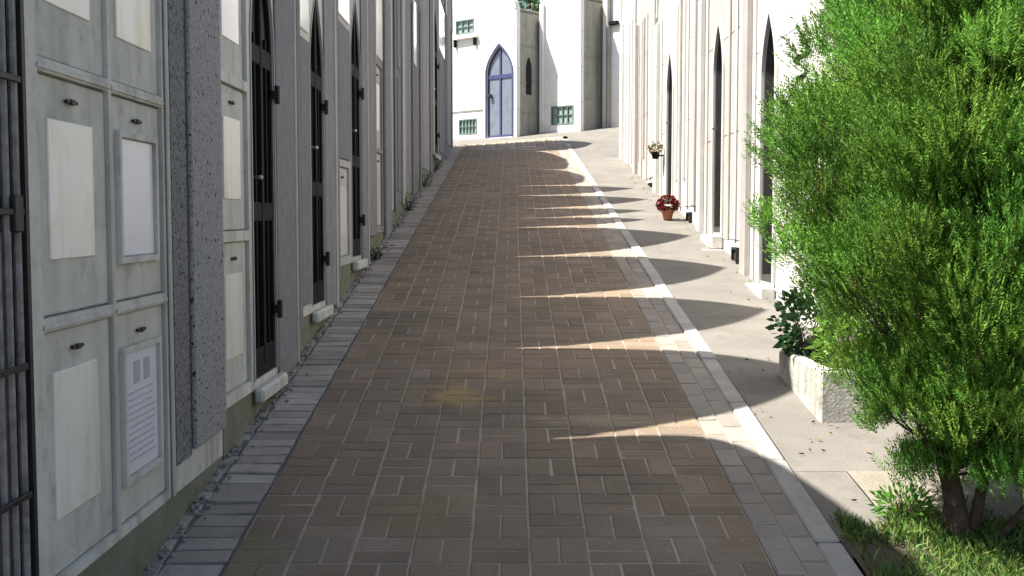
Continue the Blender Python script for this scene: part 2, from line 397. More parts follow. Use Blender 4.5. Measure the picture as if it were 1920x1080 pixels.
def door(root, x0, x1, z0, zs, zp, y=.03, leaf='iron', trim='iron_worn', cross=False, knobs=True, deep=0):
    c = (x0+x1)/2
    lf = obj('door', slab(lancet(x0+.004, x1-.004, z0+.004, zs, zp-.01), [], y+.02+deep, y+.06+deep), leaf, root)
    obj('door_frame', slab(lancet(x0+.002, x1-.002, z0+.002, zs, zp-.004), [lancet(x0+.035, x1-.035, z0+.05, zs, zp-.05)], y, y+.03+deep), trim, lf)
    bm = bmesh.new()
    box(bm, c-.022, c+.022, y-.004+deep, y+.03+deep, z0+.05, zp-.06, .003)
    if not cross:
        for f in (.25, .75): box(bm, x0+(x1-x0)*f-.008, x0+(x1-x0)*f+.008, y+.002+deep, y+.03+deep, z0+.05, zs+.05)
    obj('mullion', bm, 'blue_paint' if cross else trim, lf)
    for f in ((.73,) if cross else (.06, .5, .97)):
        zc = z0+(zs-z0)*f if not cross else zs-.08
        obj('rail', bx(x0+.036, x1-.036, y-.001+deep, y+.028+deep, zc-.045, zc+.045, bev=.004), 'blue_paint' if cross else trim, lf)
    if knobs:
        for zc in (z0+.19*(zs-z0), z0+.87*(zs-z0)):
            b = bmesh.new(); tube(b, [(x1-.02, y-.03, zc-.045), (x1-.02, y-.03, zc+.045)], .013, 8); box(b, x1-.035, x1-.003, y-.03, y+.01, zc-.02, zc+.02)
            obj('hinge', b, 'iron', lf)
        b = bmesh.new(); bmesh.ops.create_uvsphere(b, u_segments=10, v_segments=6, radius=.012, matrix=Matrix.Translation((x0+.07, y-.03, z0+.95)))
        tube(b, [(x0+.07, y-.02, z0+.95), (x0+.07, y+.01, z0+.95)], .009, 8)
        obj('knob', b, 'steel', lf)
    return lf
def chapel(name, label, group, side, X, y0, y1, zf, V, P, fm, holes=(), courses=None, depth=2.3, e=2.1, trimcap='trim', plm='plinth', rz=None, loc=None, down=.5, th=.12, wallm=None, tp=.12):
    """the shell in its own frame: x along the front, y into the building, z up from the floor line"""
    Wd = y1-y0
    if loc is None:
        loc = (X, y0, zf) if side < 0 else (X, y1, zf); rz = math.pi/2 if side < 0 else -math.pi/2
    r = thing(name, label, 'tomb chapel', loc, rz, group)
    a, b = .006, Wd-.006
    out = lancet(a, b, 0, V, P, e, 18, tp)
    if courses:
        zz = [-1]+list(courses)+[P+1]
        for za, zb in zip(zz, zz[1:]):
            bm = slab(out, list(holes), 0, th, (za+.004, zb-.004))
            for isl in islands(bm): obj('facade_panel', isl, fm, r)
        obj('backing', slab(lancet(a+.03, b-.03, .01, V-.03, P-.06, e, 18, tp), [grow(h_) for h_ in holes], .012, th-.01), fm, r)
    else:
        obj('facade', slab(out, list(holes), 0, th), fm, r)
    # raised coping following the gable
    pts = out[2:]; inn = [(x, z) for x, z in lancet(a+.06, b-.06, 0, V, P-.12, e, 18, tp)[2:]]
    bm = bmesh.new(); f = []
    for (x, z), (u, w) in zip(pts, inn):
        f.append([bm.verts.new((x, -.025, z)), bm.verts.new((x, -.001, z)), bm.verts.new((u, -.001, w)), bm.verts.new((u, -.025, w))])
    for A, B in zip(f, f[1:]):
        for k in range(4): bm.faces.new((A[k], A[(k+1) % 4], B[(k+1) % 4], B[k]))
    bm.faces.new(f[0]); bm.faces.new(f[-1][::-1]); bmesh.ops.recalc_face_normals(bm, faces=bm.faces[:])
    obj('coping', bm, trimcap, r)
    wm = wallm or fm
    for x0 in (a+.01, b-.12):
        obj('side_wall', bx(x0, x0+.11, th+.003, depth, -.3, V-.06, bev=0), wm, r)
    obj('back_wall', bx(a+.13, b-.13, depth-.12, depth-.01, -.3, V-.08, bev=0), wm, r)
    bm = bmesh.new(); c = Wd/2; hr = V-.05; pk = min(V+.3, P-.5)
    for s in (0, 1):
        xs = (a, c) if s == 0 else (c, b)
        zs_ = (hr, pk) if s == 0 else (pk, hr)
        vs = [bm.verts.new(q) for q in ((xs[0], th+.003, zs_[0]), (xs[1], th+.003, zs_[1]), (xs[1], depth+.05, zs_[1]), (xs[0], depth+.05, zs_[0]))]
        vt = [bm.verts.new(v.co+Vector((0, 0, .05))) for v in vs]
        bm.faces.new(vs[::-1]); bm.faces.new(vt)
        for k in range(4): bm.faces.new((vs[k], vs[(k+1) % 4], vt[(k+1) % 4], vt[k]))
    obj('roof', bm, 'roof', r)
    obj('plinth', bx(a, b, .004, depth-.1, -down, -.003, bev=0), plm, r)
    return r
def pil(r, x0, x1, z0, z1, proj, m, y=0): return obj('pilaster', bx(x0, x1, y-proj, y-.002, z0, z1, bev=.006), m, r)

# --- shaded row, from the barred gate up the lane
XL = -1.2
# A: gate + two columns of niches + rough granite pilasters
y0, y1, zf = 1.7, 4.6, .66
gx0, gx1 = .3, 1.085
nx = [(1.16, 1.66), (1.685, 2.17)]
rows = [(.03, .69), (.725, 1.36), (1.395, 2.03)]
holes = [lancet(gx0, gx1, .03, 1.75, 2.2)]+[rect(a, b, c, d) for a, b in nx for c, d in rows]
A = chapel('tomb_chapel', 'grey tomb chapel with six burial niches beside a barred iron gate', 'shaded tomb chapels', -1, XL, y0, y1, zf, 2.4, 3.8, 'concrete_frame', holes, e=6, tp=.04)
for i, (a, b) in enumerate(nx):
    for j, (c, d) in enumerate(rows):
        pw = b-a
        niche(A, a, b, c, d, 'concrete', 'marble_lilac' if i == 1 and j < 2 else 'marble_cream',
              pl=(a+pw*.15, b-pw*.23, c+.15, d-.115) if i == 0 else (a+pw*.16, b-pw*.17, c+.14, d-.13), frame=(i == 1 and j < 2), marks=(i == 1 and j == 0))
        # thin ledge above every niche
        obj('ledge', bx(a-.006, b+.006, -.006, -.001, d+.006, d+.02, bev=.002), 'concrete_frame', A)
obj('panel_edge', bx(2.19, 2.225, -.01, -.002, 0, 2.35, bev=.004), 'trim', A)
pil(A, 2.24, 2.425, .1, 2.35, .006, 'granite_dark'); pil(A, 2.445, 2.88, .12, 2.35, .022, 'granite')
gate = obj('gate_frame', slab(lancet(gx0+.003, gx1-.003, .032, 1.75, 2.197), [lancet(gx0+.022, gx1-.022, .05, 1.75, 2.17)], -.004, .04), 'iron', A)
for k in range(13):
    x = gx0+.06+k*(gx1-gx0-.1)/12
    obj('bar', tube(bmesh.new(), [(x, .012, .06), (x, .012, 1.8)], .011, 8), 'gate_bar', gate)
for z in (.3, .62, 1.0, 1.32, 1.6):
    obj('rail', bx(gx0+.038, gx1-.038, -.008, .001, z-.008, z+.008, bev=.002), 'iron', gate)
obj('lock_box', bx(gx1-.1, gx1-.05, -.012, .03, .95, 1.04, bev=.004), 'iron', gate)
obj('inner_floor', bx(.15, 1.1, .2, 1.9, .0, .02, bev=0), 'concrete', A)

def row_chapel(label, y0, y1, zf, V, P, fm, niches=(), drs=(), pils=(), plm='plinth', sill=True, e=4.2, courses=None):
    """niches: (ya, yb, [(za, zb, slab, plaque)]), world heights above the floor line; drs: (ya, yb, spring, peak)"""
    hs = []
    for ya, yb, rws in niches: hs += [rect(ya-y0, yb-y0, za, zb) for za, zb, *_ in rws]
    for ya, yb, zs, zp in drs: hs.append(lancet(ya-y0, yb-y0, .04, zs, zp))
    V -= .12
    r = chapel('tomb_chapel', label, 'shaded tomb chapels', -1, XL, y0, y1, zf, V, P, fm, hs, courses, plm=plm, e=e*random.uniform(.8, 1.15), tp=random.uniform(.28, .44))
    for ya, yb, rws in niches:
        for za, zb, sm, pm in rws: niche(r, ya-y0, yb-y0, za, zb, sm, pm, rec=.018 if pm else -.012)
    for ya, yb, zs, zp in drs:
        door(r, ya-y0, yb-y0, .04, zs, zp, y=.006)
        if sill:
            w = .04
            obj('step', bx(ya-y0-w, yb-y0+w, -.05, -.002, -.06, .01, bev=.012), 'concrete', r)
        # light moulding round the arch
        q = .014
        obj('arch_moulding', slab(lancet(ya-y0-q, yb-y0+q, .035, zs, zp+q*1.6), [lancet(ya-y0-.001, yb-y0+.001, -.2, zs, zp+.001)] if False else [], -.016, -.002) if False else
            arch_ring(ya-y0, yb-y0, .04, zs, zp, q, -.006), 'trim', r)
    for ya, yb, za, zb, pr, m in pils: pil(r, ya-y0, yb-y0, za, zb, pr, m)
    return r
def arch_ring(x0, x1, z0, zs, zp, q, y0=-.018, y1=-.002, n=14):
    inn = lancet(x0, x1, z0, zs, zp, 1.9, n); out = lancet(x0-q, x1+q, z0, zs, zp+q*1.5, 1.9, n)
    i2 = inn[1:]+inn[:1]; o2 = out[1:]+out[:1]        # start bottom right, end bottom left
    bm = bmesh.new(); f = []
    for (x, z), (u, w) in zip(i2, o2):
        f.append([bm.verts.new(c) for c in ((x, y0, z), (x, y1, z), (u, y1, w), (u, y0, w))])
    for A_, B_ in zip(f, f[1:]):
        for k in range(4): bm.faces.new((A_[k], A_[(k+1) % 4], B_[(k+1) % 4], B_[k]))
    bm.faces.new(f[0]); bm.faces.new(f[-1][::-1]); bmesh.ops.recalc_face_normals(bm, faces=bm.faces[:]); return bm

cc, mc, mw, gr, gf, gw = 'concrete', 'marble_cream', 'marble_white', 'granite', 'granite_fine', 'granite_warm'
row_chapel('grey tomb chapel with one niche column and a black pointed door beside pitted granite', 4.62, 6.2, .84, 2.3, 4.42, 'concrete_frame',
           [(4.66, 5.12, [(.05, .7, cc, mc), (.745, 1.37, cc, mc), (1.415, 2.1, cc, mw)])], [(5.19, 5.68, 1.62, 2.15)],
           [(5.697, 6.17, -.02, 2.2, .012, gf), (6.17, 6.197, -.1, 2.25, .02, 'trim')])
row_chapel('narrow grey tomb chapel with dark lower niche under a white marble one', 6.22, 7.62, 1.07, 2.28, 4.5, 'concrete_frame',
           [(6.36, 6.64, [(.06, 1.6, gf, None), (1.64, 2.2, mw, None)])], [(6.7, 7.17, 1.45, 1.95)],
           [(6.23, 6.33, -.06, 2.2, .018, gf), (7.187, 7.57, -.02, 2.2, .012, gw), (7.57, 7.617, -.15, 2.25, .022, 'trim')])
row_chapel('tomb chapel with pale framed niches and stone doorstep between violet grey pilasters', 7.64, 9.28, 1.3, 2.25, 4.5, 'trim',
           [(7.78, 8.3, [(.06, .7, cc, mw), (.75, 1.7, gf, None), (1.74, 2.2, mw, None)])], [(8.4, 8.92, 1.5, 2.0)],
           [(7.65, 7.73, -.06, 2.2, .018, gf), (8.937, 9.24, -.02, 2.2, .015, gw), (9.24, 9.277, -.15, 2.25, .025, 'trim')])
row_chapel('doorless grey tomb chapel with tall white marble slab over cream niche', 9.3, 10.96, 1.5, 2.3, 4.5, 'render_grey',
           [(9.95, 10.42, [(.06, .72, cc, mw), (.76, 1.5, mw, mc), (1.56, 2.25, mw, None)])], [],
           [(9.33, 9.84, -.02, 2.2, .02, gw), (10.5, 10.93, -.1, 2.2, .03, gw)])
row_chapel('slim plain grey tomb tower, the lower of a narrow pair', 10.98, 11.6, 1.72, 2.3, 3.95, 'granite_warm', [], [],
           [(11.02, 11.12, -.02, 2.25, .025, 'trim'), (11.45, 11.57, -.02, 2.25, .02, gf)])
row_chapel('slim grey tomb tower with a narrow marble slit panel', 11.62, 12.36, 1.8, 2.35, 4.1, 'granite_fine',
           [(11.8, 12.1, [(.1, 1.3, gf, None), (1.4, 2.2, gw, None)])], [], [(12.22, 12.33, -.02, 2.25, .025, 'trim')])
row_chapel('plain grey tomb chapel between the slim towers and the long marble strip', 12.38, 13.6, 1.92, 2.3, 4.35, 'granite_warm', [], [],
           [(12.42, 12.52, -.02, 2.25, .02, 'trim'), (13.45, 13.57, -.02, 2.25, .025, gf)])
row_chapel('grey tomb chapel with long white marble strip over a grey slab', 13.62, 14.7, 2.08, 2.25, 4.3, 'granite_fine',
           [(13.7, 14.1, [(.06, 1.38, gf, None), (1.42, 2.2, mw, None)])], [], [(14.6, 14.69, -.1, 2.2, .025, gw)])
row_chapel('broad low grey tomb chapel with pilasters and no plaque', 14.72, 16.85, 2.3, 3.0, 3.4, 'render_grey', [], [],
           [(14.75, 15.1, -.02, 2.9, .02, gw), (16.4, 16.8, -.02, 2.9, .02, gf)])
row_chapel('low grey tomb chapel with black door left of a square white plaque', 16.87, 20.4, 2.6, 2.95, 3.3, 'granite_warm',
           [(18.55, 20.0, [(.1, 1.75, gf, None), (1.8, 2.62, mw, None)])], [(17.2, 18.2, 1.65, 2.3)], [(16.9, 17.1, -.02, 2.8, .03, 'trim'), (20.1, 20.37, -.02, 2.8, .02, gf)])
row_chapel('last grey tomb chapel of the shaded row at the lane end', 20.42, 22.6, 3.0, 2.4, 4.4, 'render_grey', [], [],
           [(20.5, 20.8, -.02, 2.3, .02, gf), (22.2, 22.57, -.02, 2.3, .02, gw)])

# --- sunlit row
XR = 1.85
def sun_chapel(label, y0, y1, X, zf, V, P, fm, drs=(), pils=(), vent=None, letters=None, courses=(.9, 1.75), fins=True):
    """positions given as world y; local x runs down the lane from y1"""
    q = lambda y: y1-y
    hs = [lancet(q(yb), q(ya), .05, zs, zp) for ya, yb, zs, zp in drs]
    r = chapel('tomb_chapel', label, 'sunlit tomb chapels', 1, X, y0, y1, zf, V, P, fm, hs, courses, trimcap='white_trim', plm='white_wall', e=2.4, th=.17)
    for ya, yb, zs, zp in drs:
        door(r, q(yb), q(ya), .05, zs, zp, y=.004, leaf='door_grey', trim='door_grey', deep=.06)
        obj('arch_moulding', arch_ring(q(yb), q(ya), .05, zs, zp, .05), 'white_trim', r)
        obj('step', bx(q(yb)-.06, q(ya)+.06, -.11, -.002, -.09, .03, bev=.012), 'white_trim', r)
        obj('lower_step', bx(q(yb)-.1, q(ya)+.1, -.2, -.002, -.3, -.094, bev=.012), 'white_wall', r)
    for ya, yb, za, zb, pr, m in pils: pil(r, q(yb), q(ya), za, zb, pr, m)
    y = y0+.3+random.random()*.1; k = 0
    busy = [(ya-.12, yb+.12) for ya, yb, *_ in list(drs)+list(pils)]
    while fins and y < y1-.2:
        w = random.uniform(.05, .09)
        if all(y+w < a or y > b for a, b in busy): obj('fin', bx(q(y+w), q(y), -random.uniform(.012, .03), -.002, random.choice((0, .02, .3)), 2.25, bev=.004), random.choice(('white_trim', 'pink_wall', 'white_wall')), r)
        y += random.uniform(.22, .4)
    if vent:
        for yc in vent:
            f = obj('vent', slab(rect(q(yc)-.11, q(yc)+.11, -.22, -.06), [rect(q(yc)-.085, q(yc)+.085, -.2, -.08)], -.03, .0), 'iron', r)
            obj('vent_hole_shade', bx(q(yc)-.084, q(yc)+.084, -.012, -.004, -.199, -.081, bev=0), 'dark_void', f)  # flat near-black panel: the shade inside the vent hole put into its colour
    if letters:
        # raised dark metal lettering, too worn and too oblique to read
        for (ya, yb, z) in letters:
            bm = bmesh.new(); y = ya
            while y < yb:
                h = random.uniform(.022, .03); box(bm, q(y)-.008, q(y)+.008, -.014, -.001, z-h, z+h*.4); y += random.uniform(.035, .06)
            obj('lettering', bm, 'iron_worn', r)['kind'] = 'stuff'
    return r
R0 = sun_chapel('white tomb chapel behind the low planter and the feathery conifer', 4.95, 6.4, 2.02, .82, 2.3, 4.3, 'white_wall', [], [(4.98, 5.2, 0, 2.2, .03, 'white_trim'), (6.15, 6.38, 0, 2.2, .03, 'white_trim')])
R1 = sun_chapel('white tomb chapel with dark metal lettering and tall black pointed door', 6.43, 8.9, XR, 1.12, 2.35, 4.3, 'white_trim', [(7.9, 8.32, 1.55, 1.98)],
                [(6.45, 6.7, 0, 2.25, .03, 'white_wall'), (8.55, 8.62, 0, 2.3, .02, 'white_trim'), (8.7, 8.88, -.1, 2.3, .05, 'pink_wall')],
                letters=[(7.1, 7.3, 2.2), (7.05, 7.4, 1.55), (7.1, 7.35, 1.42), (7.1, 7.3, 1.3), (7.0, 7.4, 1.16)], fins=False)
R2 = sun_chapel('pinkish white tomb chapel with slim grey door beside a foot vent', 8.93, 11.15, XR+.02, 1.45, 2.4, 4.4, 'pink_wall', [(9.98, 10.42, 1.5, 1.93)],
                [(8.96, 9.15, 0, 2.3, .03, 'white_trim'), (9.35, 9.42, 0, 2.3, .018, 'white_trim'), (10.75, 10.82, 0, 2.3, .02, 'white_trim'), (10.95, 11.12, -.1, 2.3, .05, 'white_trim')], vent=(9.3, 10.9))
R3 = sun_chapel('long white tomb chapel with potted red flowers at its foot', 11.18, 14.4, XR, 1.75, 2.4, 4.4, 'white_wall', [(12.93, 13.4, 1.35, 1.8)],
                [(11.22, 11.45, 0, 2.3, .04, 'pink_wall'), (11.8, 11.9, 0, 2.3, .02, 'white_trim'), (12.3, 12.4, 0, 2.3, .03, 'pink_wall'), (13.9, 14.0, 0, 2.3, .02, 'white_trim'), (14.15, 14.37, -.1, 2.3, .05, 'white_trim')], vent=(11.65,))
R4 = sun_chapel('pinkish tomb chapel with streaked pilasters, above the red flower pot', 14.43, 16.9, XR, 2.15, 2.4, 4.3, 'pink_wall', [],
                [(14.46, 14.8, 0, 2.3, .04, 'pink_wall'), (15.0, 15.15, 0, 2.3, .02, 'white_trim'), (16.6, 16.87, -.1, 2.3, .05, 'pink_wall')], vent=(14.95,))
R5 = sun_chapel('white tomb chapel at the sunny corner where the lane opens', 16.93, 19.3, XR+.02, 2.45, 2.5, 4.4, 'white_trim', [], [(16.97, 17.3, 0, 2.4, .03, 'pink_wall'), (18.9, 19.27, 0, 2.4, .04, 'white_trim')], vent=(17.8,))

# --- chapels closing the view, turned towards the left
def far_chapel(label, cx, cy, zf, wd, ang, V, P, right_edge=True, holes=(), courses=(.62, 1.5, 2.3), depth=2.4):
    """cx, cy: foot of the right-hand front corner; ang: turn of the front"""
    rz = -ang; dx = Vector((math.cos(rz), math.sin(rz), 0))
    loc = Vector((cx, cy, zf))-dx*wd
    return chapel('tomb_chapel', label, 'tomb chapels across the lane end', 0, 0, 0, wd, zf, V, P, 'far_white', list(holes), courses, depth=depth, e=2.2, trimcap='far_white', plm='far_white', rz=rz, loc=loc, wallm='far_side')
AN = math.radians(42)
def vent_window(r, x0, x1, z0, z1, bars=4):
    f = obj('vent_window', slab(rect(x0, x1, z0, z1), [rect(x0+.03, x1-.03, z0+.03, z1-.03)], -.012, .05), 'green_grate', r)
    obj('pane', bx(x0+.028, x1-.028, .03, .04, z0+.028, z1-.028, bev=0), 'pale_grate', f)
    for k in range(bars):
        x = x0+.03+(x1-x0-.06)*(k+1)/(bars+1); obj('bar', bx(x-.008, x+.008, -.006, .028, z0+.03, z1-.03, bev=0), 'green_grate', f)
    obj('bar', bx(x0+.03, x1-.03, .0, .026, (z0+z1)/2-.008, (z0+z1)/2+.008, bev=0), 'green_grate', f)
W1 = 2.5
D0, D1 = W1-.89, W1-.13
F1 = far_chapel('white tomb chapel with blue pointed door marked with a cross', .1, 24.5, 3.36, W1, AN, 2.77, 3.7, holes=[lancet(D0, D1, .02, 1.43, 2.02), rect(W1-1.76, W1-1.19, .13, .48), rect(W1-1.85, W1-1.27, 2.38, 2.7)])
d_ = door(F1, D0, D1, .02, 1.43, 2.02, y=.03, leaf='blue_glass', trim='blue_paint', cross=True, knobs=False)
obj('arch_moulding', arch_ring(D0, D1, .02, 1.43, 2.02, .035, y0=-.02), 'blue_dark', F1)
obj('lock', bx(D0+.06, D0+.14, -.03, .03, .9, .98, bev=.01), 'iron', d_)
vent_window(F1, W1-1.76, W1-1.19, .13, .48)
obj('ledge', bx(.3, W1-1.0, -.03, -.001, .66, .69, bev=.004), 'far_white', F1)
vent_window(F1, W1-1.85, W1-1.27, 2.38, 2.7, bars=2)
obj('window_sill', bx(W1-1.9, W1-1.15, -.1, -.002, 2.26, 2.34, bev=.01), 'far_white', F1)
for x in (W1-1.84, W1-1.22): obj('bracket', bx(x-.03, x+.03, -.075, -.002, 2.1, 2.258, bev=.01), 'iron_worn', F1)
sw = obj('slit_window', slab(lancet(.33, .48, .95, 1.5, 1.75), [], 0, .03), 'dark_void', F1); sw.rotation_euler = (0, 0, math.pi/2); sw.location = (W1+.012, 0, 0)
for z in (.55, 1.2, 2.0):
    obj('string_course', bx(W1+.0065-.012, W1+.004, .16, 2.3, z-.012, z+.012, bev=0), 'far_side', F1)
ct, st_ = math.cos(AN), math.sin(AN)
def corner(c, side, gap, wd):                       # next chapel starts part of the way back along its neighbour's side
    lx, ly = c[0]+st_*side+ct*gap, c[1]+ct*side-st_*gap
    return (lx+ct*wd, ly-st_*wd)
W2 = 1.14; c2 = corner((.1, 24.5), .74, .04, W2)
F2 = far_chapel('narrow white tomb chapel with green vent window and projecting corner pilaster', c2[0], c2[1], 3.5, W2, AN, 2.85, 3.6, holes=[rect(.32, .95, .14, .55)], courses=(.6, 1.35, 2.1))
vent_window(F2, .32, .95, .14, .55, bars=3)
pil(F2, .02, .13, -.3, 2.8, .06, 'far_white')
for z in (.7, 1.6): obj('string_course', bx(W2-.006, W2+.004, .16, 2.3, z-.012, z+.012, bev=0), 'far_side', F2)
W3 = 1.6; c3 = corner(c2, .71, .04, W3)
F3 = far_chapel('white tomb chapel with drainpipe beside the sunny corner', c3[0], c3[1], 3.67, W3, AN, 2.9, 3.7, courses=(.5, 1.5))
obj('drainpipe', tube(bmesh.new(), [(.2, -.06, -.2), (.2, -.06, 2.8)], .045, 10), 'far_side', F3)
obj('pipe_bracket', bx(.16, .45, -.09, -.002, 2.1, 2.18, bev=.01), 'iron_worn', F3)

# ------------------------------------------------------------------ planter, pots
def leaves_mesh(name, pts, dirs, length, width, tint, droop=.2, fold=True):
    """one diamond leaf per point, growing along dirs"""
    n = len(pts); d = dirs/np.linalg.norm(dirs, axis=1, keepdims=True)
    rv = np.random.normal(size=(n, 3)); s = np.cross(d, rv); s /= np.linalg.norm(s, axis=1, keepdims=True)+1e-9
    L = length*np.random.uniform(.6, 1.25, (n, 1)); Wd = width*np.random.uniform(.7, 1.2, (n, 1))
    up = np.cross(s, d)
    tip = pts+d*L; tip[:, 2] -= droop*L[:, 0]
    mid = pts+d*L*.45
    V = np.stack([pts, mid+s*Wd+up*Wd*.25, tip, mid-s*Wd+up*Wd*.25], 1).reshape(-1, 3)
    F = (np.arange(n)[:, None]*4+np.array([[0, 1, 2, 3]]))
    me = bpy.data.meshes.new(name); me.vertices.add(len(V)); me.vertices.foreach_set('co', V.ravel())
    me.loops.add(n*4); me.loops.foreach_set('vertex_index', F.ravel().astype(np.int32))
    me.polygons.add(n); me.polygons.foreach_set('loop_start', np.arange(n, dtype=np.int32)*4); me.polygons.foreach_set('loop_total', np.full(n, 4, np.int32))
    me.update(calc_edges=True); me.validate()
    at = me.color_attributes.new('tint', 'FLOAT_COLOR', 'POINT')
    T = np.ones((n, 4, 4)); T[:, :, :3] = tint[:, None, :]
    at.data.foreach_set('color', T.ravel())
    return me
def ball_points(n, c, r, shell=.3):
    v = np.random.normal(size=(n, 3)); v /= np.linalg.norm(v, axis=1, keepdims=True)
    rad = (shell+(1-shell)*np.random.rand(n, 1)**.6)
    return np.array(c)+v*rad*np.array(r), v
px0, px1, py0, py1 = 1.42, 2.0, 5.12, 5.93
pz = zg(1.4, 5.5)
pl = thing('planter', 'low pale concrete planter box at the foot of the sunlit row', 'planter', (0, 0, 0))
h = pz+.19; lo = zg(0, py0)-.1
for a in ((px0, px1, py0, py0+.07, lo, h), (px0, px1, py1-.07, py1, lo+.05, h-.002), (px0+.001, px0+.07, py0+.071, py1-.071, lo, h-.001), (px1-.07, px1-.001, py0+.071, py1-.071, lo, h-.001)):
    obj('planter_wall', bx(*a, bev=.012), 'planter_grey', pl)
obj('soil', bx(px0+.072, px1-.072, py0+.073, py1-.073, lo+.1, h-.05, bev=0), 'earth', pl)
def leafy(name, label, cx, cy, z, r, hgt, n, ln, wd, tint, var=.25):
    t = thing(name, label, 'plant', (cx, cy, z))
    p, v = ball_points(n, (0, 0, hgt*.55), (r, r, hgt*.5))
    d = v+np.array([0, 0, .5])
    tn = np.array(tint)*np.random.uniform(1-var, 1+var, (n, 1))
    link('leaves', leaves_mesh('leaves', p, d, ln, wd, tn), 'leaf', t)
    bm = bmesh.new()
    for k in range(6):
        a = random.random()*6.28; tube(bm, [(random.uniform(-.02, .02), random.uniform(-.02, .02), -.03), (math.cos(a)*r*.3, math.sin(a)*r*.3, hgt*.4), (math.cos(a)*r*.6, math.sin(a)*r*.6, hgt*.75)], [.006, .005, .002], 5)
    obj('stems', bm, 'bark', t)
    return t
leafy('planter_shrub', 'dark green leafy shrub in the low concrete planter', 1.53, 5.72, h-.05, .18, .38, 800, .05, .017, (.6, .65, .7))
leafy('planter_shrub', 'yellow green broad leaved plant in the low concrete planter', 1.6, 5.36, h-.05, .15, .3, 380, .05, .017, (3.2, 2.5, 1.2))

def flower_pot(label, x, y, r, petal, n, z=None, pm_='terracotta'):
    wall = z is not None; z = z if wall else zg(x, y)
    t = thing('flower_pot', label, 'flower pot', (x, y, z+.003))
    bm = lathe(bmesh.new(), [(r*.5, 0), (r*.75, r*1.05), (r*.86, r*1.06), (r*.86, r*1.25), (r*.72, r*1.25), (r*.68, r*1.1)])
    obj('pot', bm, pm_, t, True)
    if wall: obj('bracket', bx(0, .115, -.01, .01, .03, .05, bev=.002), pm_, t)
    p, v = ball_points(90, (0, 0, r*1.75), (r, r, r*.8))
    link('leaves', leaves_mesh('leaves', p, v+np.array([0, 0, .3]), r*.5, r*.17, np.ones((90, 3))*np.random.uniform(.6, 1.2, (90, 1))), 'leaf', t)
    p, v = ball_points(n, (0, 0, r*1.95), (r*1.15, r*1.15, r*.95), .85)
    pm = leaves_mesh('petals', np.repeat(p, 9, 0), np.repeat(v, 9, 0)+np.random.normal(0, .8, (n*9, 3)), r*.42, r*.17, np.ones((n*9, 3)))
    fl = link('blossoms', pm, petal, t); fl['kind'] = 'stuff'
    return t
flower_pot('terracotta pot of deep red flowers against the sunlit wall', 1.63, 11.75, .085, 'petal', 70)
flower_pot('grey wall vase of pale dry cream flowers fixed to the long white chapel', 1.745, 13.7, .07, 'petal_cream', 30, z=2.34, pm_='iron_worn')

